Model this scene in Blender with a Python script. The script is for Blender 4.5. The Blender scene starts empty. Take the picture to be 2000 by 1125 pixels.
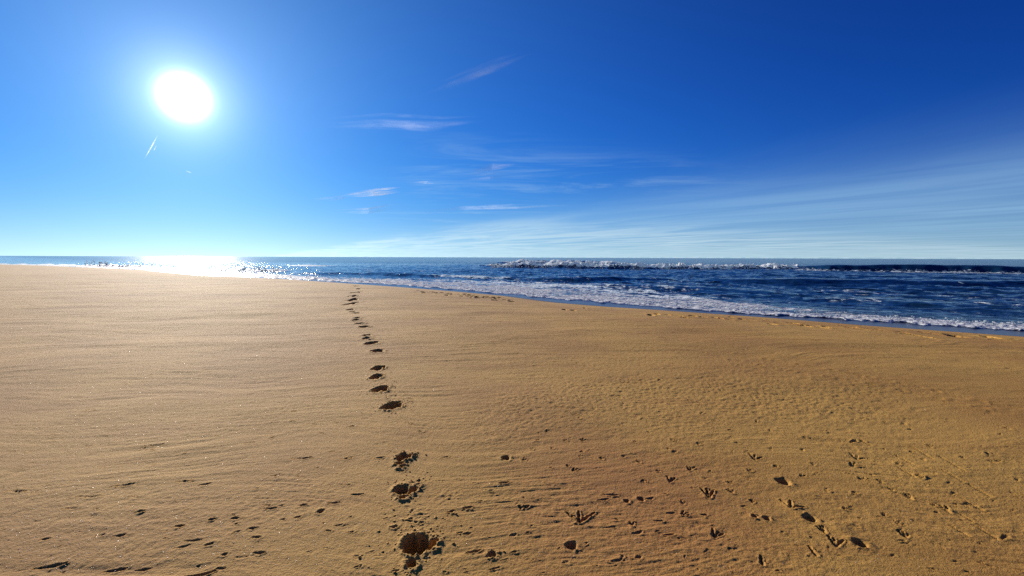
import bpy, math, random
import numpy as np
from mathutils import Matrix, Vector, Euler

random.seed(7)
RNG = np.random.default_rng(11)
sc = bpy.context.scene
COL = sc.collection

# ------------------------------------------------------------------ camera
F, CU, CV = 900.0, 1000.0, 562.5            # focal length and centre, in photo pixels
EYE = 1.6
SEA = -0.6
PITCH = math.atan((CV - 502.8) / F)
ROLL = math.radians(0.19)
cam_d = bpy.data.cameras.new('camera')
cam = bpy.data.objects.new('camera', cam_d)
COL.objects.link(cam)
sc.camera = cam
cam_d.sensor_width = 36.0
cam_d.lens = 36.0 * F / 2000.0
cam_d.clip_start = 0.05
cam_d.clip_end = 200000.0
ROT = Euler((math.pi / 2 - PITCH, 0, 0)).to_matrix() @ Matrix.Rotation(ROLL, 3, 'Z')
cam.matrix_world = Matrix.Translation((0, 0, EYE)) @ ROT.to_4x4()
RN = np.array(ROT)


def ray(u, v):
    u = np.asarray(u, float); v = np.asarray(v, float)
    d = np.stack([(u - CU) / F, -(v - CV) / F, -np.ones_like(u * v)], -1)
    return d @ RN.T


def ground(u, v, z=0.0):
    """photo pixel -> point on the level z"""
    d = ray(u, v)
    t = (z - EYE) / d[..., 2]
    return d[..., 0] * t, d[..., 1] * t


def pix(x, y, z):
    """point -> photo pixel"""
    p = np.stack([x, y, np.broadcast_to(z, np.shape(x)) - EYE], -1) @ RN
    w = np.where(p[..., 2] < -1e-3, -p[..., 2], 1e-3)
    return CU + F * p[..., 0] / w, CV - F * p[..., 1] / w


# ------------------------------------------------------------------ sky and sun
sd = ray(360.0, 190.0)
sd = sd / np.linalg.norm(sd)
SUN_EL = math.asin(sd[2])
SUN_AZ = math.atan2(sd[0], sd[1])
world = bpy.data.worlds.new('World')
sc.world = world
world.use_nodes = True
nt = world.node_tree
nt.nodes.clear()


class NB:
    """small node-building helper"""
    def __init__(s, tree):
        s.t = tree

    def n(s, typ, ins=None, **kw):
        nd = s.t.nodes.new(typ)
        for k, v in kw.items():
            setattr(nd, k, v)
        for k, v in (ins or {}).items():
            if isinstance(v, bpy.types.NodeSocket):
                s.t.links.new(v, nd.inputs[k])
            else:
                nd.inputs[k].default_value = v
        return nd

    def m(s, op, a, b=None, c=None, clamp=False):
        ins = {0: a}
        if b is not None: ins[1] = b
        if c is not None: ins[2] = c
        return s.n('ShaderNodeMath', ins, operation=op, use_clamp=clamp).outputs[0]

    def v(s, op, a, b=None, out=0):
        ins = {0: a}
        if b is not None: ins[1] = b
        return s.n('ShaderNodeVectorMath', ins, operation=op).outputs[out]

    def mr(s, x, a, b, c=0.0, d=1.0, smooth=True):
        return s.n('ShaderNodeMapRange', {0: x, 1: a, 2: b, 3: c, 4: d}, clamp=True,
                   interpolation_type='SMOOTHSTEP' if smooth else 'LINEAR').outputs[0]

    def mix(s, f, a, b, blend='MIX'):
        nd = s.n('ShaderNodeMix', data_type='RGBA', blend_type=blend)
        for i, x in ((0, f), (6, a), (7, b)):
            if isinstance(x, bpy.types.NodeSocket):
                s.t.links.new(x, nd.inputs[i])
            elif isinstance(x, (tuple, list)):
                nd.inputs[i].default_value = (*x[:3], 1)
            else:
                nd.inputs[i].default_value = x
        return nd.outputs[2]

    def noise(s, vec, scale, detail=4, rough=0.5, dist=0.0):
        return s.n('ShaderNodeTexNoise', {'Vector': vec, 'Scale': scale, 'Detail': detail,
                   'Roughness': rough, 'Distortion': dist}).outputs[0]


W = NB(nt)
sky = W.n('ShaderNodeTexSky', sky_type='NISHITA', sun_disc=False, sun_elevation=SUN_EL, sun_rotation=SUN_AZ,
          altitude=0.0, air_density=1.0, dust_density=0.0, ozone_density=6.0)
SKY_GAMMA, SKY_GAIN = 1.75, 0.30
skn = W.v('MULTIPLY', sky.outputs[0], (0.1, 0.1, 0.1))
skg = W.n('ShaderNodeGamma', {0: skn, 1: SKY_GAMMA}).outputs[0]
skc = W.v('MULTIPLY', skg, (0.13, 0.88, 1.9))
# soft shoulder, as the camera had: bright parts of the sky level off in pale blue
skc = W.v('DIVIDE', skc, W.v('ADD', W.v('DIVIDE', skc, (0.10, 0.42, 0.95)), (1, 1, 1)))
dirn = W.v('NORMALIZE', W.n('ShaderNodeTexCoord').outputs['Generated'])
sep = W.n('ShaderNodeSeparateXYZ', {0: dirn})
dx, dy_, dz = sep.outputs
# thin cirrus veil: a layer at constant height, so the coordinates are direction / elevation
zz = W.m('MAXIMUM', W.m('ADD', dz, 0.004), 0.006)
px_, py_ = W.m('DIVIDE', dx, zz), W.m('DIVIDE', dy_, zz)
along = W.m('SUBTRACT', W.m('MULTIPLY', px_, 0.486), W.m('MULTIPLY', py_, 0.874))
across = W.m('ADD', W.m('MULTIPLY', px_, 0.874), W.m('MULTIPLY', py_, 0.486))
cv = W.n('ShaderNodeCombineXYZ', {0: W.m('MULTIPLY', along, 0.16), 1: W.m('MULTIPLY', across, 0.55), 2: 0.0}).outputs[0]
cn = W.noise(cv, 1.0, 7, 0.6, 0.6)
cn2 = W.noise(cv, 0.35, 3, 0.5, 0.3)
edge = W.m('ADD', across, W.m('MULTIPLY', W.m('SUBTRACT', cn2, 0.5), 2.5))
veil = W.m('MULTIPLY', W.mr(edge, 3.5, 8.5), W.mr(cn, 0.25, 0.75, 0.45, 1.0))
bank = W.m('MULTIPLY', W.m('MULTIPLY', W.mr(W.m('ADD', edge, W.m('MULTIPLY', cn, 1.2)), 5.4, 7.4), W.mr(along, -7.0, -15.0)), W.mr(cn, 0.36, 0.62, 0.15, 1.0))
veil = W.m('MULTIPLY', veil, W.mr(dz, -0.02, 0.06, 0.5, 1.0))
# light scattered forward round the sun by the thin haze
cosa = W.v('DOT_PRODUCT', dirn, tuple(float(c) for c in sd), out=1)
ang = W.m('DEGREES', W.m('ARCCOSINE', W.m('MINIMUM', cosa, 0.999999)))
g1 = W.m('ADD', W.m('MULTIPLY', W.m('EXPONENT', W.m('MULTIPLY', W.m('POWER', W.m('DIVIDE', ang, 1.3), 2.0), -1.0)), 6.0),
         W.m('MULTIPLY', W.m('EXPONENT', W.m('MULTIPLY', W.m('POWER', W.m('DIVIDE', ang, 3.6), 2.0), -1.0)), 0.34))
g2 = W.m('MULTIPLY', W.m('EXPONENT', W.m('DIVIDE', ang, -7.0)), 0.26)
g3 = W.m('MULTIPLY', W.m('EXPONENT', W.m('DIVIDE', ang, -22.0)), 0.25)
s1 = W.n('ShaderNodeVectorMath', {0: (0.92, 1.06, 1.06)}, operation='SCALE'); nt.links.new(W.m('ADD', g1, g2), s1.inputs['Scale'])
s2 = W.n('ShaderNodeVectorMath', {0: (0.22, 0.80, 0.98)}, operation='SCALE'); nt.links.new(g3, s2.inputs['Scale'])
veil_col = (0.24, 0.42, 0.60)
c = W.mix(W.m('MULTIPLY', veil, 0.50), skc, veil_col)
c = W.mix(W.m('MULTIPLY', bank, 0.55), c, (0.42, 0.52, 0.58))
hz = W.m('EXPONENT', W.m('DIVIDE', W.m('MAXIMUM', dz, 0.0), -0.055))
c = W.mix(W.m('MULTIPLY', hz, 0.52), c, (0.42, 0.56, 0.63))
c = W.v('ADD', c, W.v('ADD', s1.outputs[0], s2.outputs[0]))
# the same haze, thicker towards the horizon under the sun
s3 = W.n('ShaderNodeVectorMath', {0: (0.9, 1.0, 0.95)}, operation='SCALE')
nt.links.new(W.m('MULTIPLY', W.m('MULTIPLY', W.m('EXPONENT', W.m('DIVIDE', W.m('MAXIMUM', dz, 0.0), -0.055)), W.m('EXPONENT', W.m('DIVIDE', ang, -16.0))), 0.85), s3.inputs['Scale'])
# faint fibres of cirrus above the bank
fv = W.n('ShaderNodeCombineXYZ', {0: W.m('MULTIPLY', px_, 0.35), 1: W.m('MULTIPLY', py_, 0.8), 2: 3.7}).outputs[0]
fib = W.m('MULTIPLY', W.mr(W.noise(fv, 1.3, 8, 0.66, 0.7), 0.46, 0.85), W.m('MULTIPLY', W.mr(across, 0.2, 2.2), W.mr(across, 7.0, 3.5)))
fib = W.m('MULTIPLY', fib, W.m('MULTIPLY', W.mr(ang, 16.0, 28.0), W.mr(along, -2.6, -5.0)))
c = W.mix(W.m('MULTIPLY', fib, 0.48), c, (0.34, 0.50, 0.62))
c = W.v('ADD', c, s3.outputs[0])
bg = W.n('ShaderNodeBackground', {0: c, 1: 1.0})
nt.links.new(bg.outputs[0], W.n('ShaderNodeOutputWorld').inputs[0])

sun_d = bpy.data.lights.new('sun', 'SUN')
sun_d.energy = 5.0
sun_d.angle = math.radians(0.53)
sun_d.color = (1.0, 0.93, 0.82)
sun = bpy.data.objects.new('sun', sun_d)
COL.objects.link(sun)
sun.rotation_euler = Vector([float(c_) for c_ in sd]).to_track_quat('Z', 'Y').to_euler()

sc.view_settings.view_transform = 'Standard'
sc.view_settings.look = 'None'
sc.view_settings.exposure = 0.45
sc.view_settings.gamma = 1.0
sc.view_settings.use_curve_mapping = False
sc.render.engine = 'CYCLES'
sc.cycles.use_denoising = False
sc.cycles.max_bounces = 6
sc.cycles.diffuse_bounces = 1
sc.cycles.transparent_max_bounces = 64
sc.cycles.sample_clamp_indirect = 4.0

# ------------------------------------------------------------------ noise in numpy


def _hash(ix, iy, seed):
    h = (ix.astype(np.int64) * 374761393 + iy.astype(np.int64) * 668265263 + seed * 1442695041) & 0xffffffff
    h = ((h ^ (h >> 13)) * 1274126177) & 0xffffffff
    return ((h ^ (h >> 16)) & 0xffff).astype(np.float32) / 65535.0


def vn(x, y, seed=0):
    """value noise, -1..1"""
    ix = np.floor(x); iy = np.floor(y)
    fx = (x - ix); fy = (y - iy)
    fx = fx * fx * fx * (fx * (fx * 6 - 15) + 10); fy = fy * fy * fy * (fy * (fy * 6 - 15) + 10)
    a = _hash(ix, iy, seed); b = _hash(ix + 1, iy, seed); c_ = _hash(ix, iy + 1, seed); d = _hash(ix + 1, iy + 1, seed)
    return (a + (b - a) * fx + (c_ - a) * fy + (a - b - c_ + d) * fx * fy) * 2 - 1


def fbm(x, y, o=4, seed=0, g=0.5):
    r = 0; a = 1.0
    for i in range(o):
        r = r + a * vn(x, y, seed + i * 17)
        x, y = 1.6 * x + 1.2 * y + 3.1, -1.2 * x + 1.6 * y + 7.7
        a *= g
    return r


def ss(a, b, x):
    t = np.clip((x - a) / (b - a), 0, 1)
    return t * t * (3 - 2 * t)


# ------------------------------------------------------------------ shore
SU = [-700, -300, 0, 150, 300, 400, 500, 600, 700, 800, 900, 1000, 1050, 1100, 1200, 1300, 1500, 1700, 1850, 2000, 2400]
SV = [514, 516, 519.5, 522.5, 529, 538.5, 543.5, 548, 555, 562, 570, 579, 586, 592, 600, 606, 620, 636, 647, 657.5, 688]
cx, cy = ground(np.array(SU, float), np.array(SV, float), SEA)
NRM = np.array([0.66, 0.75]); NRM /= np.linalg.norm(NRM)       # towards the sea
TAN = np.array([-NRM[1], NRM[0]])
ct = cx * TAN[0] + cy * TAN[1]
cs = cx * NRM[0] + cy * NRM[1]
o_ = np.argsort(ct); ct, cs = ct[o_], cs[o_]


def inland(x, y):
    """metres inland of the waterline, negative at sea"""
    t = x * TAN[0] + y * TAN[1]
    return np.interp(t, ct, cs) - (x * NRM[0] + y * NRM[1])


def beach(s):
    """beach profile: nearly level top, then a gentle face into the sea"""
    a = SEA - 0.07 * (-s)
    k = np.clip(s / 9.0, 0, 1)
    top = SEA * (1 - k) ** 1.6
    return np.where(s > 0, top, np.maximum(a, SEA - 3.0))


# ------------------------------------------------------------------ mesh tools
def polar(r, th):
    R, T = np.meshgrid(r, th, indexing='ij')
    return R * np.sin(T), R * np.cos(T)


def quads(nr, nc, wrap=False):
    i = np.arange(nr - 1)[:, None]; j = np.arange(nc - 1)[None, :]
    a = i * nc + j
    return np.stack([a, a + 1, a + nc + 1, a + nc], -1).reshape(-1, 4)[:, ::-1]


def vnormals(P, Q):
    d1 = P[Q[:, 2]] - P[Q[:, 0]]; d2 = P[Q[:, 3]] - P[Q[:, 1]]
    n = np.cross(d1, d2)
    N = np.zeros_like(P)
    for k in range(3):
        for c_ in range(4):
            N[:, k] += np.bincount(Q[:, c_], weights=n[:, k], minlength=len(P))
    N /= np.maximum(np.linalg.norm(N, axis=1, keepdims=True), 1e-12)
    return N


def link(o, parent=None, label=None, cat=None, group=None, kind=None):
    COL.objects.link(o)
    if parent is not None: o.parent = parent
    for k, v in (('label', label), ('category', cat), ('group', group), ('kind', kind)):
        if v: o[k] = v
    return o


def mesh_from(name, P, Q, N, mat, attrs=None, base=None, **kw):
    """object from a subset of faces Q of the vertex array P; N are the normals of the whole surface"""
    used, inv = np.unique(Q, return_inverse=True)
    Qn = inv.reshape(Q.shape).astype(np.int32)
    V = P[used].astype(np.float32)
    loc = np.zeros(3)
    if base is not None:
        loc = np.asarray(base, float); V = V - loc.astype(np.float32)
    me = bpy.data.meshes.new(name)
    me.vertices.add(len(V)); me.vertices.foreach_set('co', V.ravel())
    me.loops.add(Qn.size); me.loops.foreach_set('vertex_index', Qn.ravel())
    me.polygons.add(len(Qn))
    me.polygons.foreach_set('loop_start', np.arange(0, Qn.size, 4, dtype=np.int32))
    me.update(calc_edges=True)
    me.polygons.foreach_set('use_smooth', np.ones(len(Qn), bool))
    for k, a in (attrs or {}).items():
        at = me.attributes.new(k, 'FLOAT', 'POINT')
        at.data.foreach_set('value', a[used].astype(np.float32))
    if N is not None:
        me.normals_split_custom_set_from_vertices(N[used].tolist())
    me.materials.append(mat)
    o = bpy.data.objects.new(name, me)
    o.location = loc
    return link(o, **kw)


# ------------------------------------------------------------------ materials
def new_mat(name):
    m = bpy.data.materials.new(name)
    m.use_nodes = True
    m.node_tree.nodes.clear()
    b = NB(m.node_tree)
    return m, b


def finish(b, sh):
    out = b.n('ShaderNodeOutputMaterial')
    b.t.links.new(sh, out.inputs[0])


def sand_material():
    m, b = new_mat('sand')
    pos = b.n('ShaderNodeNewGeometry').outputs['Position']
    wet = b.n('ShaderNodeAttribute', attribute_name='wet').outputs['Fac']
    n_big = b.noise(pos, 0.35, 5, 0.55)
    st = b.v('MULTIPLY', pos, (0.5, 2.6, 1.0))
    n_st = b.noise(st, 0.9, 5, 0.55, 0.5)
    n_fine = b.noise(pos, 160.0, 3, 0.7)
    n_mid = b.noise(pos, 9.0, 4, 0.6)
    c = b.mix(b.mr(n_big, 0.40, 0.62), (0.50, 0.268, 0.056), (0.41, 0.200, 0.042))
    c = b.mix(b.m('MULTIPLY', b.mr(n_st, 0.5, 0.72), 0.35), c, (0.33, 0.132, 0.026))
    c = b.mix(b.m('MULTIPLY', b.mr(n_mid, 0.5, 0.8), 0.25), c, (0.51, 0.31, 0.080))
    c = b.mix(b.m('MULTIPLY', b.mr(n_fine, 0.52, 0.8), 0.5), c, (0.20, 0.095, 0.028))
    c = b.mix(b.m('MULTIPLY', b.mr(n_fine, 0.48, 0.2), 0.4), c, (0.62, 0.44, 0.15))
    rx, ry = ground(1230.0, 985.0)
    dd = b.v('DISTANCE', b.v('MULTIPLY', pos, (1.0, 0.75, 0.0)), (float(rx), float(ry) * 0.75, 0.0), out=1)
    red = b.mr(b.m('ADD', dd, b.m('MULTIPLY', b.m('SUBTRACT', n_mid, 0.5), 1.2)), 1.15, 0.1, 0.0, 0.55)
    c = b.mix(red, c, (0.40, 0.155, 0.045))
    c = b.mix(wet, c, (0.085, 0.055, 0.028))
    rough = b.mr(wet, 0.0, 1.0, 0.9, 0.45, smooth=False)
    # grains: fine relief only, the shapes one can see are in the mesh
    h = b.m('ADD', b.m('MULTIPLY', b.noise(pos, 70.0, 3, 0.65), 0.55), b.m('MULTIPLY', b.noise(pos, 320.0, 2, 0.6), 0.2))
    bump = b.n('ShaderNodeBump', {'Height': h, 'Distance': 0.012, 'Strength': b.mr(wet, 0.0, 0.6, 1.0, 0.1)})
    p = b.n('ShaderNodeBsdfPrincipled', {'Base Color': c, 'Roughness': rough, 'Normal': bump.outputs[0],
                                         'Specular IOR Level': 0.42, 'Specular Tint': (1.0, 0.88, 0.6, 1)})
    finish(b, p.outputs[0])
    return m


def water_material():
    m, b = new_mat('water')
    pos = b.n('ShaderNodeNewGeometry').outputs['Position']
    foam = b.n('ShaderNodeAttribute', attribute_name='foam').outputs['Fac']
    shallow = b.n('ShaderNodeAttribute', attribute_name='shallow').outputs['Fac']
    # coordinates turned along the shore so ripples lie along the crests
    rot = b.n('ShaderNodeVectorRotate', {'Vector': pos, 'Angle': -math.atan2(TAN[1], TAN[0])}, rotation_type='Z_AXIS').outputs[0]
    a = b.v('MULTIPLY', rot, (0.45, 1.0, 1.0))
    r1 = b.noise(a, 0.55, 4, 0.6, 0.4)
    r2 = b.noise(a, 2.6, 4, 0.65, 0.6)
    h = b.m('ADD', b.m('MULTIPLY', r1, 0.36), b.m('MULTIPLY', r2, 0.10))
    calm = b.mr(shallow, 0.0, 1.0, 1.0, 0.06)
    calm = b.m('MULTIPLY', calm, b.mr(b.n('ShaderNodeAttribute', attribute_name='offshore').outputs['Fac'], 0, 1, 1.0, 0.55))
    bump = b.n('ShaderNodeBump', {'Height': h, 'Distance': 1.0, 'Strength': calm})
    lace_n = b.noise(b.v('MULTIPLY', rot, (0.6, 1.0, 1.0)), 2.2, 5, 0.7, 1.2)
    vor = b.n('ShaderNodeTexVoronoi', {'Vector': b.v('MULTIPLY', rot, (0.55, 1.0, 1.0)), 'Scale': 1.6, 'Randomness': 1.0},
              feature='DISTANCE_TO_EDGE').outputs['Distance']
    lace = b.m('ADD', lace_n, b.m('MULTIPLY', b.mr(vor, 0.0, 0.25, 1.0, 0.0), 0.16))
    thr = b.m('SUBTRACT', 1.02, b.m('MULTIPLY', foam, 0.80))
    fm = b.mr(b.m('SUBTRACT', lace, thr), -0.03, 0.09)
    fm = b.m('MULTIPLY', fm, b.mr(foam, 0.02, 0.15))
    wc = b.mix(b.mr(b.noise(a, 0.06, 3, 0.5), 0.35, 0.65), (0.006, 0.023, 0.050), (0.010, 0.040, 0.078))
    wc = b.mix(shallow, wc, (0.105, 0.10, 0.085))
    far = b.n('ShaderNodeAttribute', attribute_name='offshore').outputs['Fac']
    wc = b.mix(b.m('MULTIPLY', far, 0.8), wc, (0.006, 0.042, 0.115))
    p = b.n('ShaderNodeBsdfPrincipled', {'Base Color': wc, 'Roughness': b.m('ADD', b.mr(far, 0, 1, 0.07, 0.14), b.m('MULTIPLY', shallow, 0.16)), 'IOR': 1.333,
                                         'Specular IOR Level': b.m('SUBTRACT', b.mr(far, 0, 1, 0.5, 0.03), b.m('MULTIPLY', shallow, 0.3)), 'Normal': bump.outputs[0]})
    fb = b.n('ShaderNodeBump', {'Height': b.noise(rot, 2.6, 3, 0.6), 'Distance': 0.17, 'Strength': 1.0})
    fd = b.n('ShaderNodeBsdfPrincipled', {'Base Color': (0.93, 0.94, 0.95, 1), 'Roughness': 0.6, 'IOR': 1.333, 'Normal': fb.outputs[0]})
    ft = b.n('ShaderNodeBsdfTranslucent', {'Color': (0.92, 0.95, 0.97, 1), 'Normal': fb.outputs[0]})
    fs = b.n('ShaderNodeMixShader', {0: 0.35}); b.t.links.new(fd.outputs[0], fs.inputs[1]); b.t.links.new(ft.outputs[0], fs.inputs[2])
    mx = b.n('ShaderNodeMixShader', {0: fm}); b.t.links.new(p.outputs[0], mx.inputs[1]); b.t.links.new(fs.outputs[0], mx.inputs[2])
    finish(b, mx.outputs[0])
    return m


def foam_material():
    m, b = new_mat('foam')
    pos = b.n('ShaderNodeNewGeometry').outputs['Position']
    n = b.noise(pos, 6.0, 4, 0.65)
    bump = b.n('ShaderNodeBump', {'Height': n, 'Distance': 0.2, 'Strength': 1.0})
    d = b.n('ShaderNodeBsdfDiffuse', {'Color': (0.86, 0.88, 0.9, 1), 'Normal': bump.outputs[0]})
    t = b.n('ShaderNodeBsdfTranslucent', {'Color': (0.85, 0.9, 0.93, 1), 'Normal': bump.outputs[0]})
    mx = b.n('ShaderNodeMixShader', {0: 0.7}); b.t.links.new(d.outputs[0], mx.inputs[1]); b.t.links.new(t.outputs[0], mx.inputs[2])
    finish(b, mx.outputs[0])
    return m


def glint_material():
    m, b = new_mat('glint_speck')
    p = b.n('ShaderNodeBsdfPrincipled', {'Base Color': (0.8, 0.76, 0.68, 1), 'Roughness': 0.35})  # pale colour stands in for sparkle on the sand grains
    finish(b, p.outputs[0])
    return m


def cloud_material():
    m, b = new_mat('cirrus')
    uv = b.n('ShaderNodeAttribute', attribute_name='fade').outputs['Fac']
    pos = b.n('ShaderNodeNewGeometry').outputs['Position']
    n = b.noise(b.v('MULTIPLY', pos, (0.0022, 0.0022, 0.016)), 1.0, 5, 0.65, 0.8)
    al = b.m('MULTIPLY', uv, b.mr(n, 0.32, 0.68, 0.15, 1.0))
    t = b.n('ShaderNodeBsdfTranslucent', {'Color': (0.95, 0.97, 1.0, 1)})
    d = b.n('ShaderNodeBsdfDiffuse', {'Color': (0.9, 0.9, 0.9, 1)})
    a = b.n('ShaderNodeMixShader', {0: 0.25}); b.t.links.new(t.outputs[0], a.inputs[1]); b.t.links.new(d.outputs[0], a.inputs[2])
    tr = b.n('ShaderNodeBsdfTransparent')
    mx = b.n('ShaderNodeMixShader', {0: al}); b.t.links.new(tr.outputs[0], mx.inputs[1]); b.t.links.new(a.outputs[0], mx.inputs[2])
    finish(b, mx.outputs[0])
    return m


M_SAND, M_WATER, M_FOAM, M_GLINT, M_CLOUD = sand_material(), water_material(), foam_material(), glint_material(), cloud_material()

# ------------------------------------------------------------------ sand surface
HALF = math.radians(51.5)
NC = 860
th_f = np.linspace(-HALF, HALF, NC)
rs = [1.9]
while rs[-1] < 3000:
    r = rs[-1]
    if r < 6.4: dr = r * r * 0.00068
    elif r < 60: dr = r * 0.0045
    elif r < 160: dr = r * 0.012
    else: dr = r * 0.06
    rs.append(r + dr)
rs = np.array(rs)
th_c = np.linspace(HALF, 2 * math.pi - HALF, 120)
X, Y = polar(rs, th_f)
SHAPE = X.shape
X = X.ravel(); Y = Y.ravel()
S = inland(X, Y)


def base_height(x, y, s):
    z = beach(s)
    land = ss(-1.0, 6.0, s)
    near = ss(0.5, 5.0, np.hypot(x, y))
    z = z + land * near * (0.035 * fbm(x / 9, y / 9, 3, 5) + 0.010 * fbm(x / 1.8 + 9, y / 1.2, 3, 6))
    return z


Z = base_height(X, Y, S)
U, V = pix(X, Y, 0.0)
R = np.hypot(X, Y)
nearw = 1 - ss(14, 40, R)
land = ss(0.3, 4.0, S)
# wind and wash streaks, lying roughly across the view
wx = X + 0.35 * fbm(X / 1.5, Y / 1.5, 2, 30); wy = Y + 0.28 * fbm(X / 1.9, Y / 1.9, 2, 31) - 0.10 * X
Z += land * nearw * 0.0016 * fbm(wx / 0.20, wy / 0.022, 3, 43) * ss(-0.3, 0.5, fbm(X / 0.9, Y / 0.5, 2, 44))
Z += land * 0.0045 * (1 - 0.6 * ss(900, 1200, U) * ss(640, 760, V)) * fbm(wx / 0.55, wy / 0.085, 3, 40) * (0.35 + 0.65 * ss(-0.2, 0.6, fbm(X / 1.3, Y / 0.9, 2, 41)))
Z += land * 0.012 * fbm(wx / 4.0, wy / 0.9, 3, 45) * ss(4, 12, R)
# lumpy crust, rougher in patches and along an old wash line at the right
arc = np.exp(-((V - (770 + 0.00028 * (U - 1350) ** 2)) / 60.0) ** 2) * ss(850, 1100, U) * (1 - ss(1650, 1850, U))
patch = 0.45 + 0.55 * ss(-0.3, 0.7, fbm(X / 0.7, Y / 0.7, 3, 50)) + 1.3 * arc
Z += land * nearw * patch * 0.0017 * fbm(X / 0.03, Y / 0.03, 3, 51)
Z += land * nearw * (0.35 + arc) * 0.0045 * np.minimum(fbm(X / 0.11, Y / 0.08, 3, 55) + 0.25, 0)
# kicked-up sand beside the near prints
for (u_, v_, su_, sv_, am_) in ((805, 1015, 34, 40, 0.0055), (800, 960, 30, 16, 0.003), (765, 777, 30, 12, 0.006), (880, 975, 34, 26, 0.003), (745, 745, 22, 10, 0.006), (820, 1090, 20, 16, 0.005), (790, 915, 16, 10, 0.004)):
    g_ = np.exp(-((U - u_) / su_) ** 2 - ((V - v_) / sv_) ** 2)
    Z += am_ * g_ * np.maximum(fbm(X / 0.022, Y / 0.022, 2, 57) + 0.1, -0.1)
# small dimples scattered everywhere
d_ = fbm(X / 0.16, Y / 0.12, 2, 61)
Z -= land * 0.0025 * ss(0.85, 1.25, d_) * (1 - ss(20, 30, R))

OWN = np.zeros(len(X), np.int32)      # which impression a vertex belongs to
NRW, NCL = SHAPE
wetv = np.clip(1 - (S - 0.45) / 0.8, 0, 1)


def window(x, y, rad):
    """index block of the grid round a point"""
    r = math.hypot(x, y); t = math.atan2(x, y)
    i0 = np.searchsorted(rs, r - rad); i1 = np.searchsorted(rs, r + rad) + 1
    dt = rad / max(r - rad, 0.3)
    j0 = int(np.searchsorted(th_f, t - dt)); j1 = int(np.searchsorted(th_f, t + dt)) + 1
    i0 = max(i0, 0); j0 = max(j0, 0); i1 = min(i1, NRW); j1 = min(j1, NCL)
    if i0 >= i1 or j0 >= j1: return None
    I, J = np.meshgrid(np.arange(i0, i1), np.arange(j0, j1), indexing='ij')
    return (I * NCL + J).ravel()


def locate(u, v):
    """ground point seen at a photo pixel, on the sloping beach"""
    z = 0.0
    for _ in range(12):
        x, y = ground(u, v, z)
        z = 0.5 * z + 0.5 * float(base_height(np.array([x]), np.array([y]), inland(np.array([x]), np.array([y])))[0])
    return float(x), float(y)


def sd_ellipse(lx, ly, a, b):
    k = np.hypot(lx / a, ly / b)
    return (k - 1) * min(a, b)


def pit(x, y, lobes, depth, rim, seed, own=0, wall=0.02, rag=0.25, pad=0.16):
    """a trodden hole: a union of ragged lobes with a crumbled, raised lip"""
    ext = max(math.hypot(l[0], l[1]) + max(l[2], l[3]) for l in lobes) + pad
    idx = window(x, y, ext)
    if idx is None: return
    lx = X[idx] - x; ly = Y[idx] - y
    sc_ = max(l[2] for l in lobes)
    n = fbm(lx / (sc_ * 0.55) + seed, ly / (sc_ * 0.55), 3, seed)
    d = None
    for (ox, oy, a, b_, rot) in lobes:
        c_, s_ = math.cos(rot), math.sin(rot)
        qx = (lx - ox) * c_ + (ly - oy) * s_; qy = -(lx - ox) * s_ + (ly - oy) * c_
        e = sd_ellipse(qx, qy, a, b_)
        d = e if d is None else np.minimum(d, e)
    d = d + n * sc_ * rag
    lump = fbm(lx / 0.022, ly / 0.022, 2, seed + 3)
    h = -depth * (1 - ss(-wall, wall * 0.35, d)) * (1 - 0.25 * ss(-sc_, 0, d))
    lipm = np.exp(-((d - wall * 0.9) / (wall * 1.2)) ** 2) * (0.5 + 0.8 * np.maximum(n + 0.3, 0))
    h = h + rim * lipm * (1 + 0.5 * lump)
    h = h + rim * 0.35 * np.maximum(lump - 0.1, 0) * np.exp(-np.maximum(d, 0) / (sc_ * 0.7)) * (d > 0)
    Z[idx] += h
    if own:
        OWN[idx[d < wall * 2.6]] = own


def groove(x, y, pts, w, depth, own=0, rim=0.25):
    """a tapering groove along short straight strokes (toes, drag marks); pts relative metres, each stroke (x0,y0,x1,y1,w0,w1)"""
    ext = max(max(abs(c_) for c_ in p[:4]) for p in pts) * 1.5 + w * 3
    idx = window(x, y, ext)
    if idx is None: return
    lx = X[idx] - x; ly = Y[idx] - y
    dd = None
    for (x0, y0, x1, y1, w0, w1) in pts:
        ex, ey = x1 - x0, y1 - y0
        t = np.clip(((lx - x0) * ex + (ly - y0) * ey) / (ex * ex + ey * ey + 1e-9), 0, 1)
        q = np.hypot(lx - x0 - t * ex, ly - y0 - t * ey) / (w0 + (w1 - w0) * t)
        dd = q if dd is None else np.minimum(dd, q)
    sw_ = max(w, 0.004)
    dd = dd * (1 + 0.35 * vn(lx / (sw_ * 1.6) + x * 31, ly / (sw_ * 1.3), 91)) + 0.22 * vn(lx / 0.006, ly / 0.006, 92)
    h = -depth * 0.75 * np.exp(-(dd ** 2) * 1.2) + depth * rim * np.exp(-((dd - 1.8) ** 2) * 2.0)
    Z[idx] += h
    if own: OWN[idx[dd < 1.9]] = own


THINGS = []           # (name, label, category, group, (x, y))


def register(name, label, cat, group, x, y):
    THINGS.append((name, label, cat, group, (x, y)))
    return len(THINGS)


def mpp(v, h=EYE):
    """metres per photo pixel sideways at that row"""
    return h / max(v - 503.0, 1.0)


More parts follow.
